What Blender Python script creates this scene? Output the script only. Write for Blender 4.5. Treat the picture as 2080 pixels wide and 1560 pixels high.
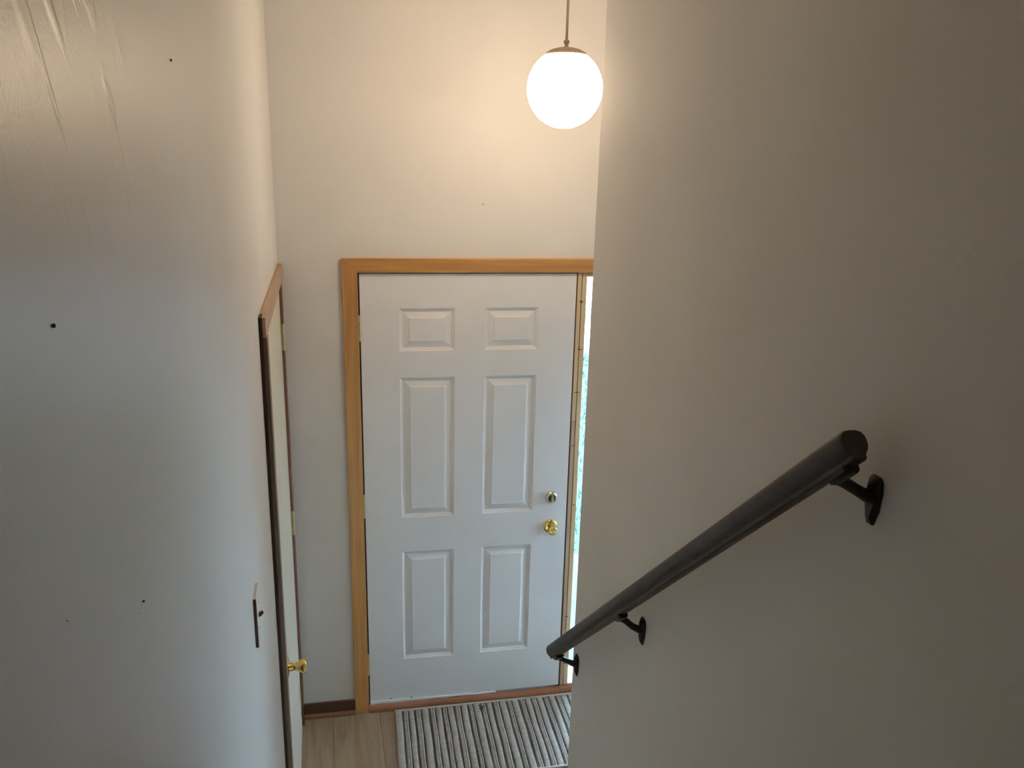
import bpy, bmesh, math, random
from mathutils import Matrix, Vector
random.seed(7)
for o in list(bpy.data.objects): bpy.data.objects.remove(o)
scene = bpy.context.scene
COL = scene.collection

# ------------------------------------------------------------------ camera
SK = 0.04697                      # the stairwell runs 2.7 degrees off the door wall
LX = -0.313                       # x of the corner between left wall and door wall
cam_data = bpy.data.cameras.new('camera')
cam = bpy.data.objects.new('camera', cam_data); COL.objects.link(cam)
yaw, pitch, roll = 0.19014, -0.27177, 0.025154
cy, sy, cp, sp = math.cos(yaw), math.sin(yaw), math.cos(pitch), math.sin(pitch)
Fw = Vector((sy*cp, cy*cp, sp)); Rt = Vector((cy, -sy, 0)); Up = Rt.cross(Fw)
R2 = math.cos(roll)*Rt + math.sin(roll)*Up; U2 = -math.sin(roll)*Rt + math.cos(roll)*Up
M = Matrix(((R2.x, U2.x, -Fw.x, 0.00866), (R2.y, U2.y, -Fw.y, -3.30993), (R2.z, U2.z, -Fw.z, 2.52842), (0, 0, 0, 1)))
cam.matrix_world = M
cam_data.sensor_fit = 'HORIZONTAL'; cam_data.sensor_width = 36.0
cam_data.lens = 36.0*1631.2/2080.0
cam_data.clip_start = 0.02; cam_data.clip_end = 200
scene.camera = cam

# ------------------------------------------------------------------ sky and exposure
world = bpy.data.worlds.new('sky'); scene.world = world; world.use_nodes = True
bg = world.node_tree.nodes['Background']
bg.inputs['Color'].default_value = (0.53, 0.73, 1.0, 1); bg.inputs['Strength'].default_value = 46.0
vs = scene.view_settings
vs.view_transform = 'Standard'; vs.look = 'None'; vs.gamma = 1.0; vs.exposure = 0.0
vs.use_curve_mapping = False
GLOBE_COLOR = (1.0, 0.76, 0.52); GLOBE_STRENGTH = 31

# ------------------------------------------------------------------ helpers
WF = Matrix.Identity(4)                                                  # frame of the door wall
SF = Matrix.Translation((LX, 0, 0)) @ Matrix.Rotation(SK, 4, 'Z')        # frame of the stairwell: u across, v along
BASE = {}; FRAME = {}

def put(o, label=None, cat=None, group=None, kind=None):
    if label: o['label'] = label
    if cat: o['category'] = cat
    if group: o['group'] = group
    if kind: o['kind'] = kind
    return o

def thing(name, base, frame, label, cat, group=None, kind=None):
    o = bpy.data.objects.new(name, None); COL.objects.link(o)
    o.empty_display_size = 0.05
    o.matrix_world = frame @ Matrix.Translation(base)
    BASE[o] = Vector(base); FRAME[o] = frame
    return put(o, label, cat, group, kind)

def obj(name, bm, mat, parent=None, frame=WF, base=None, smooth=False, bevel=0, segs=2, label=None):
    if parent is not None: b = BASE[parent]
    elif base is not None: b = Vector(base)
    else:
        xs = [v.co for v in bm.verts]
        b = Vector(((min(c.x for c in xs)+max(c.x for c in xs))/2, (min(c.y for c in xs)+max(c.y for c in xs))/2, min(c.z for c in xs)))
    bmesh.ops.recalc_face_normals(bm, faces=bm.faces)
    if bevel:
        bmesh.ops.bevel(bm, geom=[e for e in bm.edges if e.calc_face_angle(0) > 0.5], offset=bevel, segments=segs, affect='EDGES', profile=0.5, clamp_overlap=True)
    bm.transform(Matrix.Translation(-b))
    me = bpy.data.meshes.new(name); bm.to_mesh(me); bm.free()
    me.materials.append(mat)
    if smooth:
        for p in me.polygons: p.use_smooth = True
        try: me.set_sharp_from_angle(angle=math.radians(smooth if smooth > 1 else 40))
        except Exception: pass
    o = bpy.data.objects.new(name, me); COL.objects.link(o)
    if parent is not None: o.parent = parent
    else: o.matrix_world = frame @ Matrix.Translation(b)
    BASE[o] = b
    if label: o['label'] = label
    return o

def box(bm, x0, x1, y0, y1, z0, z1):
    vv = [bm.verts.new(c) for c in ((x0,y0,z0),(x1,y0,z0),(x1,y1,z0),(x0,y1,z0),(x0,y0,z1),(x1,y0,z1),(x1,y1,z1),(x0,y1,z1))]
    for f in ((3,2,1,0),(4,5,6,7),(0,1,5,4),(1,2,6,5),(2,3,7,6),(3,0,4,7)): bm.faces.new([vv[i] for i in f])
    return bm
def bx(*a): return box(bmesh.new(), *a)

def lathe(bm, prof, n=32, mat=None):
    """prof: list of (radius, height) about the local z axis"""
    rings = []
    for r, h in prof:
        if r < 1e-6: rings.append([bm.verts.new((0, 0, h))])
        else: rings.append([bm.verts.new((r*math.cos(2*math.pi*i/n), r*math.sin(2*math.pi*i/n), h)) for i in range(n)])
    for a, b in zip(rings, rings[1:]):
        for i in range(n):
            j = (i+1) % n
            if len(a) == 1 and len(b) == 1: continue
            if len(a) == 1: bm.faces.new((a[0], b[i], b[j]))
            elif len(b) == 1: bm.faces.new((a[i], a[j], b[0]))
            else: bm.faces.new((a[i], a[j], b[j], b[i]))
    if mat is not None: bm.transform(mat)
    return bm

def sweep(bm, pts, prof, up=Vector((0,0,1)), caps=True):
    """extrude a closed profile of (side, up) along a polyline; prof may be a function of index"""
    rings = []
    for i, p in enumerate(pts):
        p = Vector(p)
        a = Vector(pts[max(i-1, 0)]); b = Vector(pts[min(i+1, len(pts)-1)])
        t = (b-a).normalized(); s = t.cross(up).normalized(); w = s.cross(t).normalized()
        pr = prof(i) if callable(prof) else prof
        rings.append([bm.verts.new(p + s*x + w*y) for x, y in pr])
    n = len(rings[0])
    for a, b in zip(rings, rings[1:]):
        for i in range(n): bm.faces.new((a[i], a[(i+1) % n], b[(i+1) % n], b[i]))
    if caps: bm.faces.new(list(reversed(rings[0]))); bm.faces.new(rings[-1])
    return bm
def circ(r, n=16): return [(r*math.cos(2*math.pi*i/n), r*math.sin(2*math.pi*i/n)) for i in range(n)]

# ------------------------------------------------------------------ materials
def mat_new(name, color=(0.8,0.8,0.8), rough=0.5, metal=0.0, spec=None):
    m = bpy.data.materials.new(name); m.use_nodes = True
    b = m.node_tree.nodes['Principled BSDF']
    b.inputs['Base Color'].default_value = (*color, 1); b.inputs['Roughness'].default_value = rough; b.inputs['Metallic'].default_value = metal
    if spec is not None: b.inputs['Specular IOR Level'].default_value = spec
    return m, m.node_tree, b
def N(nt, t, **kw):
    n = nt.nodes.new(t)
    for k, v in kw.items(): setattr(n, k, v)
    return n
def coords(nt, scale=(1,1,1), kind='Object', rot=(0,0,0)):
    tc = N(nt, 'ShaderNodeTexCoord'); mp = N(nt, 'ShaderNodeMapping')
    mp.inputs['Scale'].default_value = scale; mp.inputs['Rotation'].default_value = rot
    nt.links.new(tc.outputs[kind], mp.inputs['Vector']); return mp.outputs['Vector']
def noise(nt, vec, scale, detail=3, rough=0.5, dist=0):
    n = N(nt, 'ShaderNodeTexNoise'); n.inputs['Scale'].default_value = scale; n.inputs['Detail'].default_value = detail
    n.inputs['Roughness'].default_value = rough; n.inputs['Distortion'].default_value = dist
    nt.links.new(vec, n.inputs['Vector']); return n.outputs['Fac']
def ramp(nt, fac, stops):
    r = N(nt, 'ShaderNodeValToRGB'); e = r.color_ramp.elements
    while len(e) > 1: e.remove(e[-1])
    e[0].position, e[0].color = stops[0][0], (*stops[0][1], 1)
    for p, c in stops[1:]:
        x = e.new(p); x.color = (*c, 1)
    nt.links.new(fac, r.inputs['Fac']); return r.outputs['Color']
def bump(nt, b, height, strength, dist):
    n = N(nt, 'ShaderNodeBump'); n.inputs['Strength'].default_value = strength; n.inputs['Distance'].default_value = dist
    nt.links.new(height, n.inputs['Height'])
    old = b.inputs['Normal'].links
    if old: nt.links.new(old[0].from_socket, n.inputs['Normal'])
    nt.links.new(n.outputs['Normal'], b.inputs['Normal'])

LOW = -1.33
WALL = (0.76, 0.738, 0.70)
def paint(name, color, rough, streaks=False, peel=0.25):
    m, nt, b = mat_new(name, color, rough, spec=0.35)
    v = coords(nt)
    bump(nt, b, noise(nt, v, 260, 2), peel, 0.0006)
    big = noise(nt, v, 3.0, 3)
    c = tuple(x*0.97 for x in color); d = tuple(min(1, x*1.03) for x in color)
    nt.links.new(ramp(nt, big, [(0.3, c), (0.7, d)]), b.inputs['Base Color'])
    if streaks:
        # rough roller and patch marks in a small area near the upper stair: ridges 5 to 10 cm long, running down to the right
        tc = N(nt, 'ShaderNodeTexCoord')
        def dot(d):
            n_ = N(nt, 'ShaderNodeVectorMath', operation='DOT_PRODUCT'); n_.inputs[1].default_value = d
            nt.links.new(tc.outputs['Object'], n_.inputs[0]); return n_.outputs['Value']
        def along(d1, s1, d2, s2):
            cb = N(nt, 'ShaderNodeCombineXYZ')
            for k_, (d_, s_) in enumerate(((d1, s1), (d2, s2))):
                mm = N(nt, 'ShaderNodeMath', operation='MULTIPLY'); mm.inputs[1].default_value = s_
                nt.links.new(dot(d_), mm.inputs[0]); nt.links.new(mm.outputs[0], cb.inputs[k_])
            return cb.outputs[0]
        st_ = noise(nt, along((0, .55, -.835), 8.0, (0, .835, .55), 27.0), 1.0, 2, 0.5, 0.7)
        rg = N(nt, 'ShaderNodeMapRange', interpolation_type='SMOOTHSTEP'); nt.links.new(st_, rg.inputs['Value']); rg.inputs['From Min'].default_value = 0.50; rg.inputs['From Max'].default_value = 0.78
        st_ = rg.outputs['Result']
        dist = N(nt, 'ShaderNodeVectorMath', operation='DISTANCE'); dist.inputs[1].default_value = (0, -2.64, 2.575-LOW)
        nt.links.new(tc.outputs['Object'], dist.inputs[0])
        mk = N(nt, 'ShaderNodeMapRange'); nt.links.new(dist.outputs['Value'], mk.inputs['Value'])
        mk.inputs['From Min'].default_value = 0.08; mk.inputs['From Max'].default_value = 0.22; mk.inputs['To Min'].default_value = 1.0; mk.inputs['To Max'].default_value = 0.0
        mu = N(nt, 'ShaderNodeMath', operation='MULTIPLY'); nt.links.new(st_, mu.inputs[0]); nt.links.new(mk.outputs[0], mu.inputs[1])
        bump(nt, b, mu.outputs[0], 0.32, 0.0030)
    return m
M_WALL = paint('wall_paint', WALL, 0.8)
M_WALLG = paint('satin_wall_paint', WALL, 0.36, streaks=True)
M_CEIL = paint('ceiling_paint', (0.86, 0.855, 0.85), 0.8)
M_DOOR = paint('white_door_paint', (0.85, 0.85, 0.85), 0.38, peel=0.08)
M_CREAM = paint('cream_door_paint', (0.66, 0.60, 0.48), 0.45, peel=0.08)

def wood(name, dark, light, axis, rough=0.4, scale=1.0, contrast=(0.3, 0.75)):
    m, nt, b = mat_new(name, light, rough)
    s = [38*scale]*3; s[axis] = 2.2*scale
    v = coords(nt, tuple(s))
    oi = N(nt, 'ShaderNodeObjectInfo'); ad = N(nt, 'ShaderNodeVectorMath', operation='ADD')
    nt.links.new(v, ad.inputs[0]); nt.links.new(oi.outputs['Random'], ad.inputs[1])
    g = noise(nt, ad.outputs[0], 1.0, 5, 0.6, 0.8)
    nt.links.new(ramp(nt, g, [(contrast[0], dark), (contrast[1], light)]), b.inputs['Base Color'])
    bump(nt, b, g, 0.15, 0.001)
    return m
OAK_D, OAK_L = (0.40, 0.175, 0.045), (0.58, 0.29, 0.09)
M_OAKZ = wood('golden_oak_upright', OAK_D, OAK_L, 2, 0.38); M_OAKX = wood('golden_oak_level', OAK_D, OAK_L, 0, 0.38)
M_SILL = wood('red_stained_wood', (0.22, 0.075, 0.03), (0.36, 0.14, 0.06), 0, 0.35)
M_BASE = wood('dark_brown_wood', (0.055, 0.022, 0.010), (0.11, 0.045, 0.022), 0, 0.4)
M_SHOE = wood('reddish_shoe_wood', (0.14, 0.055, 0.025), (0.22, 0.09, 0.045), 0, 0.4)
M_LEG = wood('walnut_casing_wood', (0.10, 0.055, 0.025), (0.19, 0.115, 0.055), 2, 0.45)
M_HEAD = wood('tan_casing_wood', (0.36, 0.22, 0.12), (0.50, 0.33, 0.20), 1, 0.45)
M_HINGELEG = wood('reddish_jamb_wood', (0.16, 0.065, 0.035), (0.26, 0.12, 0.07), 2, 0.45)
M_PINE = wood('raw_pine', (0.58, 0.40, 0.21), (0.72, 0.55, 0.33), 2, 0.6, 0.8)
M_PINE2 = wood('reddish_pine', (0.40, 0.25, 0.15), (0.55, 0.38, 0.25), 2, 0.6, 0.8)
M_RAIL = wood('dark_handrail_wood', (0.022, 0.014, 0.009), (0.058, 0.038, 0.025), 1, 0.5)
M_TREAD = wood('stair_wood', (0.16, 0.10, 0.06), (0.28, 0.19, 0.12), 0, 0.5)
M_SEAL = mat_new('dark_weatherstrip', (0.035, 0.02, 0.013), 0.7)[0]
M_BLACK = mat_new('black_iron', (0.012, 0.011, 0.010), 0.42, 0.3)[0]
M_BRASS = mat_new('polished_brass', (0.83, 0.62, 0.22), 0.14, 1.0)[0]
M_BRASSD = mat_new('dull_brass', (0.60, 0.52, 0.30), 0.38, 0.85)[0]
M_NICKEL = mat_new('satin_nickel', (0.72, 0.68, 0.58), 0.25, 1.0)[0]
M_DARKMETAL = mat_new('dark_brass', (0.10, 0.075, 0.03), 0.3, 0.9)[0]
M_LAMPMETAL = mat_new('tan_lamp_metal', (0.46, 0.36, 0.25), 0.45, 0.5)[0]
M_PLATE = mat_new('ivory_plastic', (0.70, 0.64, 0.53), 0.4)[0]
M_TOGGLE = mat_new('brown_plastic', (0.11, 0.06, 0.035), 0.4)[0]  # toggle colour, also used for the painted shade on the switch plate
M_WHITE = mat_new('white_vinyl', (0.82, 0.82, 0.82), 0.5)[0]
M_NAIL = mat_new('nail_steel', (0.06, 0.055, 0.05), 0.5, 0.6)[0]
M_PENCIL = mat_new('pencil_line', (0.10, 0.07, 0.05), 0.8)[0]
M_SCUFF = mat_new('pale_scuff', (0.70, 0.69, 0.67), 0.6)[0]

def laminate():
    m, nt, b = mat_new('laminate_plank', (0.3, 0.22, 0.16), 0.45)
    v = coords(nt, (22, 1.5, 22)); oi = N(nt, 'ShaderNodeObjectInfo'); ad = N(nt, 'ShaderNodeVectorMath', operation='ADD')
    sc = N(nt, 'ShaderNodeMath', operation='MULTIPLY'); sc.inputs[1].default_value = 40
    nt.links.new(oi.outputs['Random'], sc.inputs[0]); nt.links.new(v, ad.inputs[0]); nt.links.new(sc.outputs[0], ad.inputs[1])
    g = noise(nt, ad.outputs[0], 1.0, 5, 0.62, 1.2)
    c = ramp(nt, g, [(0.28, (0.19, 0.125, 0.076)), (0.5, (0.285, 0.20, 0.128)), (0.75, (0.36, 0.265, 0.175))])
    mx = N(nt, 'ShaderNodeMix', data_type='RGBA', blend_type='MULTIPLY'); mx.inputs['Factor'].default_value = 1
    t = ramp(nt, oi.outputs['Random'], [(0, (0.86, 0.84, 0.84)), (1, (1.12, 1.08, 1.0))])
    nt.links.new(c, mx.inputs['A']); nt.links.new(t, mx.inputs['B']); nt.links.new(mx.outputs['Result'], b.inputs['Base Color'])
    bump(nt, b, g, 0.1, 0.0008); return m
M_PLANK = laminate()

def fabric(name, a, c, period, contrast=0.5):
    m, nt, b = mat_new(name, c, 0.95, spec=0.1)
    v = coords(nt, (1, 1, 1))
    w = N(nt, 'ShaderNodeTexWave', wave_type='BANDS', bands_direction='Y', wave_profile='SIN')
    w.inputs['Scale'].default_value = 2*math.pi/period/20.0; w.inputs['Distortion'].default_value = 1.5; w.inputs['Detail'].default_value = 2; w.inputs['Detail Scale'].default_value = 3
    nt.links.new(v, w.inputs['Vector'])
    n = noise(nt, v, 55, 4, 0.65)
    mt = N(nt, 'ShaderNodeMath', operation='MULTIPLY_ADD'); mt.inputs[1].default_value = contrast
    nt.links.new(w.outputs['Fac'], mt.inputs[0]); nt.links.new(n, mt.inputs[2])
    nt.links.new(ramp(nt, mt.outputs[0], [(0.3, a), (0.75, c)]), b.inputs['Base Color'])
    bump(nt, b, mt.outputs[0], 0.5, 0.002); return m
M_RIB = fabric('greige_weave', (0.16, 0.14, 0.12), (0.44, 0.405, 0.36), 0.008, 0.5)
M_SEAM = fabric('dark_stitching', (0.012, 0.011, 0.010), (0.10, 0.09, 0.08), 0.009, 0.6)
M_HEM = fabric('pale_hem', (0.36, 0.32, 0.27), (0.52, 0.48, 0.42), 0.01, 0.2)
M_DIRT = mat_new('brown_dirt', (0.10, 0.055, 0.03), 0.9)[0]

def globe_mat():
    m = bpy.data.materials.new('lit_opal_glass'); m.use_nodes = True; nt = m.node_tree; b = nt.nodes['Principled BSDF']
    b.inputs['Base Color'].default_value = (0.9, 0.88, 0.84, 1); b.inputs['Roughness'].default_value = 0.25
    b.inputs['Emission Color'].default_value = (*GLOBE_COLOR, 1); b.inputs['Emission Strength'].default_value = GLOBE_STRENGTH
    return m
def glass_mat():
    m = bpy.data.materials.new('window_glass'); m.use_nodes = True; nt = m.node_tree; nt.nodes.clear()
    out = N(nt, 'ShaderNodeOutputMaterial'); mix = N(nt, 'ShaderNodeMixShader'); tr = N(nt, 'ShaderNodeBsdfTransparent'); gl = N(nt, 'ShaderNodeBsdfGlossy')
    tr.inputs['Color'].default_value = (0.93, 0.98, 0.97, 1); gl.inputs['Roughness'].default_value = 0.03
    fr = N(nt, 'ShaderNodeFresnel'); fr.inputs['IOR'].default_value = 1.45
    nt.links.new(fr.outputs[0], mix.inputs[0]); nt.links.new(tr.outputs[0], mix.inputs[1]); nt.links.new(gl.outputs[0], mix.inputs[2]); nt.links.new(mix.outputs[0], out.inputs[0])
    return m
def mottled(name, a, c, scale, rough=0.9):
    m, nt, b = mat_new(name, a, rough); v = coords(nt)
    nt.links.new(ramp(nt, noise(nt, v, scale, 5, 0.6), [(0.35, a), (0.65, c)]), b.inputs['Base Color']); return m
M_CONC = mottled('pale_concrete', (0.50, 0.51, 0.52), (0.62, 0.62, 0.62), 6)
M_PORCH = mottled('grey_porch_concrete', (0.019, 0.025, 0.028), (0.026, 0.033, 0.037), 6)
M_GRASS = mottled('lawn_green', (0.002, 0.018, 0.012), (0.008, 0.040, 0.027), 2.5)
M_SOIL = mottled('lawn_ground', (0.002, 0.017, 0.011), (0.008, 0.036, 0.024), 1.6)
M_SIDING = mottled('house_siding', (0.45, 0.44, 0.42), (0.5, 0.49, 0.47), 3)

# ------------------------------------------------------------------ the shell
CEIL = 3.40; UPF = 1.14; LOW = -1.33
def struct(o, label, cat): return put(o, label, cat, kind='structure')

# door wall, with one opening for door and sidelight
bm = bmesh.new()
for b_ in ((-0.60, -0.022, 0, 0.14, LOW, CEIL), (1.682, 2.6, 0, 0.14, LOW, CEIL), (-0.022, 1.682, 0, 0.14, 2.092, CEIL), (-0.022, 1.682, 0, 0.14, LOW, 0.0)): box(bm, *b_)
struct(obj('wall_back', bm, M_WALL), 'pale grey painted wall around the white front door', 'wall')

WT = CEIL
wl = thing('wall_left', (0, 0, LOW), SF, 'pale grey satin wall on the left with nail holes', 'wall', kind='structure')
bm = bmesh.new()
OV0, OV1 = -1.085, -0.048          # closet opening in v
for b_ in ((-0.12, 0, -9, OV0, LOW, WT), (-0.12, 0, OV0, OV1, 2.06, WT), (-0.12, 0, OV1, 0.0, LOW, WT), (-0.12, 0, OV0, OV1, LOW, 0.0), (-0.14, -0.06, OV0-.02, OV1+.02, 0, 2.07)): box(bm, *b_)
obj('wall_surface', bm, M_WALLG, wl)

bm = bx(0.92, 1.04, -4.6, -1.1425, LOW, WT)
bmesh.ops.bevel(bm, geom=[e for e in bm.edges if abs(e.verts[0].co.z-e.verts[1].co.z) > 1], offset=0.007, segments=4, affect='EDGES', profile=0.5)
struct(obj('wall_right', bm, M_WALL, frame=SF, smooth=True), 'shadowed grey stair wall carrying the dark handrail', 'wall')
WV0, WV1, WZ0, WZ1 = -0.455, -0.24, 0.35, 1.75       # added, unseen side window, put in to light the landing from the right
bm = bmesh.new()
for b_ in ((2.12, 2.24, -4.6, WV0, LOW, WT), (2.12, 2.24, WV1, 0.0, LOW, WT), (2.12, 2.24, WV0, WV1, LOW, WZ0), (2.12, 2.24, WV0, WV1, WZ1, WT)): box(bm, *b_)
struct(obj('wall_far', bm, M_WALL, frame=SF), 'side wall of the entry beyond the stair wall', 'wall')
struct(obj('wall_rear', bx(-0.12, 6.12, -9.12, -9.0, LOW, WT), M_WALL, frame=SF), 'rear wall of the upper hall', 'wall')
struct(obj('wall_hall_front', bx(2.24, 6.12, -4.72, -4.6, LOW, WT), M_WALL, frame=SF), 'hall wall behind the lower flight', 'wall')
struct(obj('wall_hall_side', bx(6.0, 6.12, -9.0, -4.72, LOW, WT), M_WALL, frame=SF), 'far side wall of the upper hall', 'wall')
struct(obj('ceiling', bx(-0.3, 2.4, -4.6, 0.3, CEIL, CEIL+0.1), M_CEIL, frame=SF), 'white ceiling above the stairwell', 'ceiling')
struct(obj('ceiling', bx(-0.3, 6.3, -9.3, -4.6, CEIL, CEIL+0.1), M_CEIL, frame=SF), 'white ceiling of the upper hall', 'ceiling')

# landing floor with separate planks
fl = thing('floor', (0, 0, -0.05), SF, 'grey-brown laminate plank floor of the entry landing', 'floor', kind='structure')
obj('subfloor', bx(0, 2.12, -1.1425, -0.0, -0.05, -0.008), M_TREAD, fl)
u = -0.076; k = 0
while u < 2.12:
    a, b_ = max(u, 0.0)+0.0006, min(u+0.2155, 2.12)-0.0006
    joint = (-0.62, -0.80, -0.70)[k % 3]
    for v0, v1 in ((-1.1425, joint-0.0006), (joint+0.0006, -0.003 if a < 0.9 else -0.05)):
        obj('plank', bx(a, b_, v0, v1, -0.008, 0.0), M_PLANK, fl, bevel=0.0012, segs=1)
    u += 0.2155; k += 1
# upper floor and the flight under the viewer
struct(obj('floor', bx(0, 0.92, -9, -2.2945, UPF-0.2, UPF), M_TREAD, frame=SF), 'wooden floor of the upper hall', 'floor')
struct(obj('floor', bx(0.92, 6.0, -9, -4.6, UPF-0.2, UPF), M_TREAD, frame=SF), 'wooden floor beside the upper hall', 'floor')
struct(obj('floor', bx(1.04, 2.12, -4.6, -1.1425, LOW, LOW+0.05), M_TREAD, frame=SF), 'floor of the lower level', 'floor')
struct(obj('wall_under_landing', bx(1.04, 2.12, -4.72, -4.6, LOW, UPF-0.2), M_WALL, frame=SF), 'wall below the upper hall floor', 'wall')
st = thing('stairs', (0.49, -0.97, 0), SF, 'carpetless wooden flight rising beside the handrail wall', 'stairs', kind='structure')
for i in range(5):
    v1 = -1.1425-0.2304*i; z = 0.19*(i+1)
    obj('riser', bx(0.001, 0.919, v1-0.02, v1-0.0, z-0.19, z-0.03), M_WALL, st)
    obj('tread', bx(0.001, 0.919, v1-0.2304-(0.0 if i < 4 else 0), v1+0.02, z-0.03, z), M_TREAD, st, bevel=0.006)
obj('riser', bx(0.001, 0.919, -2.2945, -2.2745, 0.95, UPF), M_WALL, st)
st = thing('stairs', (1.6, -0.97, LOW), SF, 'wooden flight going down behind the handrail wall', 'stairs', kind='structure')
for i in range(6):
    v1 = -1.1425-0.2304*i; z = -0.19*(i+1)
    obj('riser', bx(1.041, 2.119, v1-0.001, v1+0.018, z, z+0.16), M_WALL, st)
    obj('tread', bx(1.041, 2.119, v1-0.25, v1, z-0.03, z), M_TREAD, st, bevel=0.006)

# ------------------------------------------------------------------ front door
D0, D1, DZ0, DZ1 = 0.003, 0.9155, 0.042, 2.070
door = thing('door_1', (0.46, 0.02, DZ0), WF, 'white six-panel front door with brass knob and deadbolt', 'door', kind='structure')
cols = [(0.162, 0.394), (0.523, 0.753)]
rows = [(1.744, 1.926), (0.983, 1.628), (0.262, 0.816)]
xs = [D0, *cols[0], *cols[1], D1]; zs = [DZ0, *rows[2], *rows[1], *rows[0], DZ1]
bm = bmesh.new()
vg = [[bm.verts.new((x, 0, z)) for z in zs] for x in xs]
for i in range(5):
    for j in range(7):
        if i in (1, 3) and j in (1, 3, 5): continue
        bm.faces.new((vg[i][j], vg[i+1][j], vg[i+1][j+1], vg[i][j+1]))
vb = [bm.verts.new(c) for c in ((D0, .044, DZ0), (D1, .044, DZ0), (D1, .044, DZ1), (D0, .044, DZ1))]
bm.faces.new(vb)
bm.faces.new([vg[i][0] for i in range(6)] + [vb[1], vb[0]]); bm.faces.new([vg[i][-1] for i in range(6)] + [vb[2], vb[3]])
bm.faces.new([vg[0][j] for j in range(8)] + [vb[3], vb[0]]); bm.faces.new([vg[5][j] for j in range(8)] + [vb[2], vb[1]])
obj('slab', bm, M_DOOR, door)
RINGS = [(0, 0), (0.0025, 0.0045), (0.009, 0.0065), (0.0125, 0.0115), (0.016, 0.0115), (0.0405, 0.0030), (0.0420, 0.0008)]
for r0, r1 in rows:
    for c0, c1 in cols:
        bm = bmesh.new(); prev = None
        for ins, d in RINGS:
            ring = [bm.verts.new(c) for c in ((c0+ins, d, r0+ins), (c1-ins, d, r0+ins), (c1-ins, d, r1-ins), (c0+ins, d, r1-ins))]
            if prev:
                for i in range(4): bm.faces.new((prev[i], prev[(i+1) % 4], ring[(i+1) % 4], ring[i]))
            prev = ring
        bm.faces.new(prev)
        obj('panel', bm, M_DOOR, door)
YAX = Matrix.Rotation(math.radians(90), 4, 'X')     # local z -> -y (towards the room)
def knob(parent, M0, mat=None):
    k_ = obj('door_knob', lathe(bmesh.new(), [(0, 0.008), (0.0115, 0.008), (0.0115, 0.022), (0.0105, 0.027), (0.0125, 0.034), (0.0175, 0.044), (0.0212, 0.054), (0.0216, 0.058), (0.0200, 0.0615), (0.0160, 0.0625), (0.0120, 0.0615), (0.0095, 0.060), (0, 0.0595)], 40, M0), M_BRASS, parent, smooth=60, label='polished brass knob')
    obj('rosette', lathe(bmesh.new(), [(0, 0), (0.033, 0), (0.0335, 0.006), (0.0320, 0.0105), (0.024, 0.0125), (0.017, 0.0145), (0.0, 0.0148)], 40, M0), M_BRASS, k_, smooth=60)
knob(door, Matrix.Translation((0.842, 0, 0.902)) @ YAX)
M0 = Matrix.Translation((0.842, 0, 1.046)) @ YAX
db = obj('deadbolt', lathe(bmesh.new(), [(0, 0), (0.0295, 0), (0.030, 0.004), (0.0275, 0.010), (0.0215, 0.0145), (0.0185, 0.0150), (0.0175, 0.0125), (0, 0.0125)], 40, M0), M_NICKEL, door, smooth=50, label='round metal deadbolt plate')
obj('turn_disc', lathe(bmesh.new(), [(0, 0.012), (0.0172, 0.012), (0.0172, 0.0135), (0.0, 0.0140)], 32, M0), M_DARKMETAL, db, smooth=50)
bm = bmesh.new(); sweep(bm, [(0.842, -0.013, 1.046), (0.842, -0.020, 1.046), (0.842, -0.031, 1.046)], lambda i: [(0.0062*c*(1, .8, .7)[i], 0.0165*s*(1, 1, .95)[i]) for c, s in ((1, -.7), (1, .7), (.5, 1), (-.5, 1), (-1, .7), (-1, -.7), (-.5, -1), (.5, -1))])
obj('thumb_turn', bm, M_BRASSD, db, smooth=40)
def hinge(parent, x, y, zc, h=0.102, r=0.0062, n=5, leafs=()):
    h_ = obj('hinge', lathe(bmesh.new(), [(0, -h/2-0.004), (0.0035, -h/2-0.004), (0.0048, -h/2), (0.0048, h/2), (0.0035, h/2+0.004), (0, h/2+0.004)], 14, Matrix.Translation((x, y, zc))), M_BRASSD, parent, smooth=50, label='dull brass hinge')
    for i in range(n):
        z0 = zc-h/2+i*h/n
        obj('knuckle', lathe(bmesh.new(), [(0, z0+0.0006), (r*0.93, z0+0.0006), (r, z0+0.0016), (r, z0+h/n-0.0016), (r*0.93, z0+h/n-0.0006), (0, z0+h/n-0.0006)], 14, Matrix.Translation((x, y, 0))), M_BRASSD, h_, smooth=50)
    for lf in leafs: obj('leaf', bx(*lf), M_BRASSD, h_)
for zc in (1.846, 1.050, 0.252): hinge(door, -0.0005, -0.0068, zc)
# torn white sweep under the door
bm = bmesh.new(); sweep(bm, [(0.003+0.6*t/12, -0.0035+0.0012*math.sin(t*1.7), 0.0415-0.003*(t/12)+0.0010*math.sin(t*2.3)) for t in range(13)],
      lambda i: [(0.004*a, (0.0068-0.0045*i/12+0.0012*math.sin(i*2.9))*c) for a, c in ((1, -1), (1, 1), (-1, 1), (-1, -1))])
obj('door_sweep', bm, M_WHITE, door, label='torn white weather sweep')
for x, z in ((0.098, 0.055), (0.196, 0.050)):
    obj('screw', lathe(bmesh.new(), [(0, 0), (0.0035, 0), (0.0028, 0.0018), (0, 0.0022)], 12, Matrix.Translation((x, 0, z)) @ YAX), M_NAIL, door)

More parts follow.
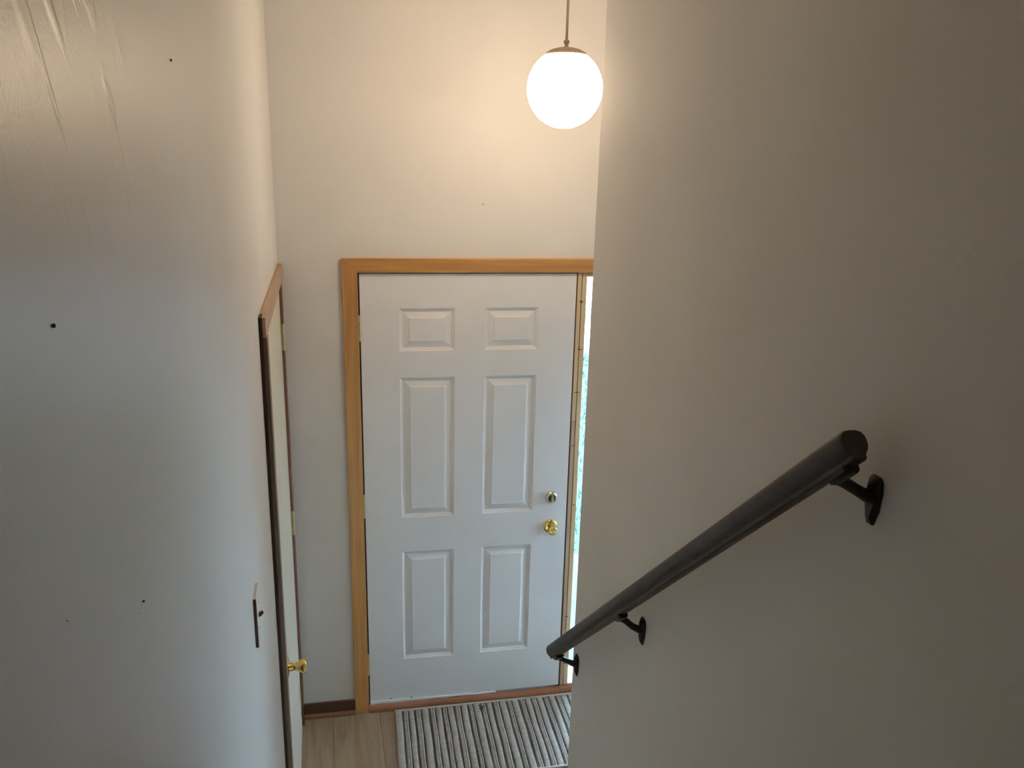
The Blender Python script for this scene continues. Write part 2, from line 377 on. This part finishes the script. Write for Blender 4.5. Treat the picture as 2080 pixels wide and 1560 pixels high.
# door and sidelight frame: dark seal around the slab, raw pine mull post, glass
frame = thing('window_1', (1.14, 0.07, 0.03), WF, 'bright sidelight window with raw pine post right of front door', 'window', kind='structure')
Z0 = 0.036
for z0, z1, dx in ((Z0, 0.5405, 0.0015), (0.5420, 1.4075, 0.0), (1.4090, 2.074, -0.0004)):
    obj('pine_strip', bx(0.9215+dx, 0.9382+dx*0.6, -0.0015, 0.055, z0, z1), (M_PINE if z0 > 1.2 else M_PINE2), frame, bevel=0.0012, segs=1, label='raw pine filler strip')
for z0, z1, dx in ((Z0, 0.2835, 0.0), (0.2850, 1.1685, 0.0004), (1.1700, 2.074, 0.0)):
    obj('pine_strip', bx(0.9417+dx, 0.9625+dx, 0.0005, 0.055, z0, z1), M_PINE, frame, bevel=0.0012, segs=1, label='raw pine filler strip')
obj('post_core', bx(0.921, 0.962, 0.055, 0.13, 0.034, 2.076), M_SEAL, frame)
for x0, x1, z in ((0.934, 0.950, 1.949), (0.930, 0.9395, 1.949), (0.932, 0.9525, 1.738), (0.928, 0.951, 1.543), (0.926, 0.939, 1.292), (0.945, 0.9555, 1.0), (0.934, 0.948, 0.42), (0.932, 0.950, 0.16)):
    yb = -0.0021 if x1 < 0.94 else -0.0021
    obj('pencil_mark', bx(x0, x1, yb, yb+0.0025, z-0.0014, z+0.0014), M_PENCIL, frame)
obj('pencil_mark', bx(0.9395, 0.942, -0.0021, 0.0, 1.735, 1.753), M_PENCIL, frame)
obj('pencil_mark', bx(0.9375, 0.9435, -0.0021, 0.0, 1.943, 1.953), M_PENCIL, frame)
obj('jamb', bx(1.628, 1.672, 0.0, 0.13, 0.034, 2.076), M_PINE, frame)
obj('head_jamb', bx(0.962, 1.628, 0.0, 0.13, 2.056, 2.090), M_PINE, frame)
obj('sill', bx(0.962, 1.628, 0.004, 0.13, 0.034, 0.042), M_WHITE, frame)
obj('pane', bx(0.962, 1.628, 0.060, 0.065, 0.042, 2.056), glass_mat(), frame, label='clear glass pane')
jb = thing('trim_1', (0, 0.06, 0.03), WF, 'dark weatherstripped frame in the gap around the front door', 'trim', kind='structure')
obj('hinge_jamb', bx(-0.022, 0.0005, 0.002, 0.13, 0.034, 2.092), M_SEAL, jb)
obj('head_jamb', bx(0.0005, 0.9625, 0.002, 0.13, 2.073, 2.092), M_SEAL, jb)
obj('stop', bx(0.0005, 0.018, 0.0455, 0.13, 0.034, 2.073), M_SEAL, jb)
obj('stop', bx(0.903, 0.921, 0.0455, 0.13, 0.034, 2.073), M_SEAL, jb)
obj('stop', bx(0.018, 0.903, 0.0455, 0.13, 2.052, 2.073), M_SEAL, jb)
obj('latch_seal', bx(0.9162, 0.9212, 0.006, 0.0450, 0.036, 2.073), M_SEAL, jb)

w2 = thing('added_window_2', (2.18, -0.35, WZ0), SF, 'narrow added side window, unseen, lighting the landing from beyond the stair wall', 'window', kind='structure')  # added out of view to bring blue daylight onto the front door
obj('window_frame', bx(2.14, 2.22, WV0, WV0+0.035, WZ0, WZ1), M_WHITE, w2); obj('window_frame', bx(2.14, 2.22, WV1-0.035, WV1, WZ0, WZ1), M_WHITE, w2)
obj('window_frame', bx(2.14, 2.22, WV0+0.035, WV1-0.035, WZ1-0.035, WZ1), M_WHITE, w2); obj('window_frame', bx(2.14, 2.22, WV0+0.035, WV1-0.035, WZ0, WZ0+0.035), M_WHITE, w2)
obj('meeting_rail', bx(2.15, 2.21, WV0+0.035, WV1-0.035, 1.16, 1.20), M_WHITE, w2)
GLASS = glass_mat()
for z0, z1 in ((WZ0+0.035, 1.16), (1.20, WZ1-0.035)): obj('pane', bx(2.178, 2.182, WV0+0.035, WV1-0.035, z0, z1), GLASS, w2)
obj('sill', bx(2.09, 2.14, WV0-0.03, WV1+0.03, WZ0-0.02, WZ0), M_WHITE, w2, bevel=0.003)

# oak casing, mitred at the left corner
tr = thing('trim_2', (0.6, -0.008, 0.0), WF, 'golden oak casing framing the front door and sidelight', 'trim', kind='structure')
def prism(pts, y0, y1):
    bm = bmesh.new(); a = [bm.verts.new((x, y0, z)) for x, z in pts]; b = [bm.verts.new((x, y1, z)) for x, z in pts]
    bm.faces.new(a); bm.faces.new(list(reversed(b)))
    for i in range(len(pts)): bm.faces.new((a[i], b[i], b[(i+1) % len(pts)], a[(i+1) % len(pts)]))
    return bm
CX0, CX1, CZ0, CZ1 = -0.0665, -0.0035, 2.0755, 2.1335
obj('side_casing', prism([(CX0, 0.0), (CX1, 0.0), (CX1, CZ0), (CX0, CZ1)], -0.0175, -0.0005), M_OAKZ, tr, bevel=0.0025)
obj('head_casing', prism([(CX0+0.0006, CZ1), (CX1+0.0006, CZ0), (1.662, CZ0), (1.722, CZ1)], -0.0172, -0.0005), M_OAKX, tr, bevel=0.0025)
obj('side_casing', prism([(1.662, 0.0), (1.722, 0.0), (1.722, CZ1-0.001), (1.662, CZ0-0.001)], -0.0175, -0.0005), M_OAKZ, tr, bevel=0.0025)

# threshold and rounded sill strip
sl = thing('trim_3', (0.6, 0, 0), WF, 'reddish rounded wooden sill strip under the front door', 'trim', kind='structure')
def quarter(x0, x1, y1, d, h, n=6):
    pr = [(y1, 0), (y1, h)] + [(y1-d*math.sin(a), h*(0.25+0.75*math.cos(a))) for a in [math.pi/2*i/n for i in range(1, n+1)]] + [(y1-d, 0)]
    bm = bmesh.new(); a = [bm.verts.new((x0, y, z)) for y, z in pr]; b = [bm.verts.new((x1, y, z)) for y, z in pr]
    bm.faces.new(a); bm.faces.new(list(reversed(b)))
    for i in range(len(pr)): bm.faces.new((a[i], b[i], b[(i+1) % len(pr)], a[(i+1) % len(pr)]))
    return bm
obj('sill_strip', quarter(-0.003, 0.9215, 0.0, 0.022, 0.034), M_SILL, sl, smooth=40)
obj('sill_strip', quarter(0.9225, 1.662, 0.0, 0.022, 0.034), M_SILL, sl, smooth=40)
obj('threshold', bx(-0.022, 1.682, 0.0, 0.14, 0.0, 0.034), M_SEAL, sl)

# baseboards
bb = thing('baseboard_back', (-0.19, 0, 0), WF, 'dark brown baseboard with shoe moulding left of front door', 'baseboard', kind='structure')
obj('board', bx(-0.311, -0.067, -0.012, 0.0, 0, 0.072), M_BASE, bb, bevel=0.002)
obj('shoe_moulding', quarter(-0.310, -0.0675, -0.012, 0.012, 0.020), M_SHOE, bb, smooth=40)
bb = thing('baseboard_left', (0, -0.03, 0), SF, 'short dark baseboard end beside the closet door', 'baseboard', kind='structure')
obj('board', bx(0.0005, 0.0085, -0.064, -0.014, 0.0, 0.098), M_BASE, bb, bevel=0.0015)
obj('shoe_moulding', bx(0.0085, 0.0135, -0.066, -0.026, 0.0, 0.018), M_BASE, bb, bevel=0.003)

# ------------------------------------------------------------------ closet door in the left wall
cd = thing('door_2', (0, -0.55, 0.01), SF, 'cream flush closet door in the left wall with brass knob', 'door', kind='structure')
obj('slab', bx(-0.034, 0.003, -1.062, -0.072, 0.004, 2.045), M_CREAM, cd, bevel=0.0015)
XAX = Matrix.Rotation(math.radians(90), 4, 'Y')
knob(cd, Matrix.Translation((0.003, -1.0, 0.952)) @ XAX @ Matrix.Diagonal((1.06, 1.06, 1.12, 1)))
for zc, n in ((1.826, 5), (1.018, 3)): hinge(cd, 0.0110, -0.066, zc, r=0.0075, n=n, leafs=((0.003, 0.0042, -0.098, -0.066, zc-0.051, zc+0.051),))
t2 = thing('trim_4', (0, -0.6, 0), SF, 'dark walnut casing with tan head around the closet door', 'trim', kind='structure')
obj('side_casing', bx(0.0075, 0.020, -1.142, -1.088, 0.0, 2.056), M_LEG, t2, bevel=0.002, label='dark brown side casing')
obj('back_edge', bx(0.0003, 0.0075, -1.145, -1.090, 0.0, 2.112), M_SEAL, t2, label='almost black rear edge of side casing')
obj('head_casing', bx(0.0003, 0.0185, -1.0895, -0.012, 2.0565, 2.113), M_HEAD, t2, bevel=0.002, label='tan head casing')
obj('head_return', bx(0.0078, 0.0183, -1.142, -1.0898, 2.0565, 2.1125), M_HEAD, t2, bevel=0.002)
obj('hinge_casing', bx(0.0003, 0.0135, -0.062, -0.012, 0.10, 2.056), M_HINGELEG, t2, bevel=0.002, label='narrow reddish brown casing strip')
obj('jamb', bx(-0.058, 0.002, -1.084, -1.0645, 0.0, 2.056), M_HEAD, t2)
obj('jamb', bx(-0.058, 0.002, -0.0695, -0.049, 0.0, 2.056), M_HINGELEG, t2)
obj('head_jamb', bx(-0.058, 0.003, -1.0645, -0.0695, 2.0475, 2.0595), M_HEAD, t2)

# ------------------------------------------------------------------ light switch
sw = thing('light_switch', (0, -1.70, 1.545), SF, 'ivory toggle switch plate on left wall before closet door', 'light switch')
obj('plate', bx(0.0, 0.0066, -1.735, -1.665, 1.508, 1.625), M_PLATE, sw, bevel=0.0012)
obj('plate_shaded_side', bx(0.0, 0.0056, -1.7362, -1.735, 1.509, 1.6235), M_TOGGLE, sw, label='shaded side of the plate, painted dark brown')  # brown strip paints the shade on the near side of the ivory plate
bm = bmesh.new(); sweep(bm, [(0.005, -1.70, 1.5665), (0.011, -1.70, 1.5695), (0.0165, -1.70, 1.5745)], lambda i: [(a*0.0040*(1, .9, .7)[i], c*0.0045*(1, .8, .5)[i]) for a, c in ((1, -1), (1, 1), (-1, 1), (-1, -1))])
obj('toggle', bm, M_TOGGLE, sw, label='brown toggle lever')
for z in (1.5365, 1.5965): obj('screw', lathe(bmesh.new(), [(0, 0), (0.0034, 0), (0.0028, 0.001), (0, 0.0013)], 10, Matrix.Translation((0.0062, -1.70, z)) @ XAX), M_BRASSD, sw)

# ------------------------------------------------------------------ handrail
RU = 0.849; SL = 0.905
def rz(v): return 2.168 - SL*(v+2.438)
hr = thing('handrail', (0.92, -1.7, 0.9), SF, 'dark brown wooden handrail sloping down the right wall on black brackets', 'handrail')
half = [(0.0, 0.0262), (0.0088, 0.0254), (0.0160, 0.0220), (0.0198, 0.0155), (0.0211, 0.0075), (0.0208, -0.0010), (0.0188, -0.0088), (0.0150, -0.0150), (0.0122, -0.0185), (0.0112, -0.0215), (0.0117, -0.0248), (0.0103, -0.0270), (0.0, -0.0275)]
half = [(x*0.99, y*0.83) for x, y in half]
RP = half + [(-x, y) for x, y in reversed(half[1:-1])]
def scaled(s): return [(x*s, y*s) for x, y in RP]
d = Vector((0, 1, -SL)).normalized()
pA = Vector((RU, -2.447, rz(-2.447))); pB = Vector((RU, -1.137, rz(-1.137)))
pts = [pA, pA+d*0.002, pA+d*0.006, pB-d*0.020, pB-d*0.010, pB-d*0.004, pB]
sc = [0.90, 0.97, 1, 1, 0.95, 0.82, 0.6]
obj('rail', sweep(bmesh.new(), [tuple(p) for p in pts], lambda i: scaled(sc[i])), M_RAIL, hr, smooth=50)
for bv, pz in ((-2.414, 2.082), (-1.672, 1.403), (-1.193, 0.977)):
    br = obj('bracket', sweep(bmesh.new(), [(0.918, bv, pz), (0.907, bv, pz), (0.890, bv, pz+0.010), (0.868, bv, rz(bv)-0.041), (0.857, bv, rz(bv)-0.034), (0.846, bv, rz(bv)-0.033)],
             lambda i: [(x*(1.35, 1.0, .85, .85, 1, 1)[i], y*(1.5, 1.05, .9, .9, .8, .7)[i]) for x, y in circ(0.0098, 12)], up=Vector((0, 1, 0))), M_BLACK, hr, smooth=50, label='black iron handrail bracket')
    # wall plate: long hexagon with a domed face
    bm = bmesh.new(); out = [(-0.006, -0.043), (0.006, -0.043), (0.0135, -0.020), (0.0155, 0.008), (0.0135, 0.024), (0.008, 0.030), (-0.008, 0.030), (-0.0135, 0.024), (-0.0155, 0.008), (-0.0135, -0.020)]
    lo = [bm.verts.new((0.9195, bv+a, pz+c)) for a, c in out]; mi = [bm.verts.new((0.916, bv+a, pz+c)) for a, c in out]; hi = [bm.verts.new((0.9105, bv+a*0.6, pz+c*0.72)) for a, c in out]
    for A, B in ((lo, mi), (mi, hi)):
        for i in range(10): bm.faces.new((A[i], A[(i+1) % 10], B[(i+1) % 10], B[i]))
    bm.faces.new(hi); bm.faces.new(list(reversed(lo)))
    wp = obj('wall_plate', bm, M_BLACK, br, smooth=40)
    for c in (0.018, -0.025): obj('screw', lathe(bmesh.new(), [(0, 0), (0.0042, 0), (0.0034, 0.0018), (0, 0.0024)], 10, Matrix.Translation((0.9135, bv, pz+c)) @ Matrix.Rotation(math.radians(-90), 4, 'Y')), M_NAIL, br)
    # saddle under the rail, following its slope
    bm = bmesh.new(); sp0 = Vector((RU, bv, rz(bv))) + d.cross(Vector((1, 0, 0)))*0.0
    dn = Vector((0, -SL, -1)).normalized()
    c0 = Vector((RU, bv, rz(bv))) + dn*0.0258
    sweep(bm, [tuple(c0 - d*0.024), tuple(c0 - d*0.020), tuple(c0 + d*0.020), tuple(c0 + d*0.024)], lambda i: [(a*(0.7, 1, 1, .7)[i], c) for a, c in ((0.0120, -0.0035), (0.0130, 0.0035), (-0.0130, 0.0035), (-0.0120, -0.0035), (-0.006, -0.0075), (0.006, -0.0075))])
    obj('saddle', bm, M_BLACK, br, smooth=30)

# ------------------------------------------------------------------ globe pendant
G = Vector((0.6530, -0.7121, 2.7468)); GR = 0.1183
pl = thing('pendant_lamp', (G.x, G.y, G.z-GR), WF, 'glowing white globe pendant lamp hanging on a thin rod', 'lamp')
T = Matrix.Translation(G); a0 = math.asin(0.062/GR)
obj('globe', lathe(bmesh.new(), [(GR*math.sin(a), GR*math.cos(a)) for a in [a0+(math.pi-a0)*i/40 for i in range(40)]] + [(0, -GR)], 64, T), globe_mat(), pl, smooth=80, label='lit opal glass globe')
zc = GR*math.cos(a0)
obj('cap', lathe(bmesh.new(), [(0.0635, zc-0.003), (0.0655, zc-0.002), (0.0655, zc+0.001), (0.060, zc+0.006), (0.045, zc+0.014), (0.025, zc+0.0195), (0.008, zc+0.0215), (0, zc+0.0215)], 48, T), M_LAMPMETAL, pl, smooth=60, label='tan metal cap')
cpz = zc+0.0215
obj('coupling', lathe(bmesh.new(), [(0, cpz-0.001), (0.0062, cpz), (0.0062, cpz+0.010), (0.0085, cpz+0.011), (0.0092, cpz+0.015), (0.0085, cpz+0.019), (0.0055, cpz+0.021), (0, cpz+0.022)], 20, T), M_LAMPMETAL, pl, smooth=50)
rh = CEIL-G.z
obj('rod', lathe(bmesh.new(), [(0, cpz+0.018), (0.0042, cpz+0.018), (0.0042, rh-0.02), (0, rh-0.02)], 16, T), M_LAMPMETAL, pl, smooth=50)
obj('canopy', lathe(bmesh.new(), [(0, rh-0.035), (0.012, rh-0.034), (0.045, rh-0.020), (0.062, rh-0.004), (0.062, rh), (0, rh)], 40, T), M_LAMPMETAL, pl, smooth=50)

# ------------------------------------------------------------------ door mat
mt = thing('door_mat', (0.545, -0.26, 0), WF, 'striped greige woven mat on landing floor before front door', 'door mat')
MX0, MX1, MY0, MY1 = 0.114, 0.985, -0.508, -0.026
obj('backing', bx(MX0+0.002, MX1-0.002, MY0+0.003, MY1-0.003, 0.0005, 0.0045), M_SEAM, mt, label='dark stitched backing between ribs')
x = MX0; k = 0
while x < MX1-0.010:
    w = (0.029, 0.021, 0.027, 0.0235, 0.030, 0.019)[k % 6]*random.uniform(0.88, 1.12)
    g = (0.0075, 0.0045, 0.0085, 0.0052)[k % 4]*random.uniform(0.8, 1.2)
    if k == 0: w = 0.034
    x1 = min(x+w, MX1)
    n = 12; h = 0.0085*random.uniform(0.9, 1.1)
    pr = [(-1, 0), (-0.94, 0.62), (-0.6, 0.94), (0, 1.0), (0.6, 0.94), (0.94, 0.62), (1, 0)]
    ph = random.uniform(0, 6)
    bm = bmesh.new()
    sweep(bm, [((x+x1)/2+0.0010*math.sin(i*0.9+ph), MY0+(MY1-MY0)*i/n, 0.0015) for i in range(n+1)], lambda i: [(a*(x1-x)/2, c*h*(0.6 if i in (0, n) else 1.0)*(1+0.06*math.sin(i*1.9+ph))) for a, c in pr])
    rb = obj('rib', bm, M_RIB, mt, smooth=60)
    if k % 2 == 1:
        xm = (x+x1)/2 + 0.003
        obj('stitch_line', sweep(bmesh.new(), [(xm+0.0010*math.sin(i*0.9+ph), MY0+0.012+(MY1-MY0-0.026)*i/n, h+0.0012) for i in range(n+1)], lambda i: [(0.0011, -0.001), (0.0011, 0.0009), (-0.0011, 0.0009), (-0.0011, -0.001)]), M_SEAM, rb)
    x = x1+g; k += 1
obj('hem', bx(MX0, MX1, MY1-0.012, MY1, 0.0005, 0.0105), M_HEM, mt, bevel=0.003)
obj('hem', bx(MX0, MX1, MY0, MY0+0.010, 0.0005, 0.0105), M_HEM, mt, bevel=0.003)
bm = bmesh.new()
for i in range(9):
    a, c = random.uniform(-0.014, 0.014), random.uniform(-0.012, 0.012)
    bmesh.ops.create_icosphere(bm, subdivisions=1, radius=random.uniform(0.003, 0.0065), matrix=Matrix.Translation((0.527+a, -0.072+c, 0.0118)) @ Matrix.Diagonal((1, 1, 0.4, 1)))
put(obj('dirt_crumb', bm, M_DIRT), 'small reddish brown clump of dirt on the mat', 'dirt')

# ------------------------------------------------------------------ nails and scuffs on the walls
for a_, c_, l_, m_ in ((-2.646, 2.141, 0.0030, M_SCUFF), (-2.640, 2.137, 0.0026, M_SCUFF), (-2.818, 2.239, 0.0022, M_NAIL)):
    bm = bx(-l_/2, l_/2, -0.0004, 0.0004, 0, 0.0003); bm.transform(Matrix.Translation((0.0, a_, c_)) @ XAX @ Matrix.Rotation(math.radians(55), 4, 'Z'))
    obj('scuff_mark', bm, m_, wl)
def nail(loc, frame, rotm, label, r=0.0032):
    put(obj('nail', lathe(bmesh.new(), [(0, 0), (r*0.55, 0), (r, 0.0004), (r, 0.0012), (r*0.7, 0.0018), (0, 0.002)], 10, Matrix.Translation(loc) @ rotm), M_NAIL, frame=frame, base=loc), label, 'nail')
nail((0.0, -2.222, 2.634), SF, XAX, 'tiny dark nail high on the left wall', 0.0014)
nail((0.0, -2.772, 2.421), SF, XAX, 'dark nail in left wall, the one nearest the photo edge', 0.0014)
nail((0.0, -2.628, 2.142), SF, XAX, 'small nail low on the left wall, at the height of the switch', 0.0010)
nail((0.507, 0, 2.352), WF, YAX, 'tiny nail in wall above the front door', 0.0024)

# ------------------------------------------------------------------ outdoors, seen through the sidelight
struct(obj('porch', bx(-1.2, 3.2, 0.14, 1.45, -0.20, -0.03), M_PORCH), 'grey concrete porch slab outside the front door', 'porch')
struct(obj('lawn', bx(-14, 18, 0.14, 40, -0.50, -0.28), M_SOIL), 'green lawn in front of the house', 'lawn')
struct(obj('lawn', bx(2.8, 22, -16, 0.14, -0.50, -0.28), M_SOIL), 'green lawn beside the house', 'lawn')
struct(obj('driveway', bx(-14, 18, 8.6, 10.7, -0.30, -0.265), M_CONC), 'pale concrete driveway beyond the lawn', 'driveway')
struct(obj('road', bx(-14, 18, 12.0, 22, -0.30, -0.265), M_CONC), 'pale road beyond the grass verge', 'road')
bm = bmesh.new()
for i in range(9000):
    x = random.uniform(0.6, 4.6); y = random.uniform(1.6, 8.1); h = random.uniform(0.03, 0.09); a = random.uniform(0, 6.28)
    dx, dy = 0.006*math.cos(a), 0.006*math.sin(a); lx, ly = random.uniform(-.03, .03), random.uniform(-.03, .03)
    bm.faces.new([bm.verts.new(c) for c in ((x-dx, y-dy, -0.281), (x+dx, y+dy, -0.281), (x+lx, y+ly, -0.281+h))])
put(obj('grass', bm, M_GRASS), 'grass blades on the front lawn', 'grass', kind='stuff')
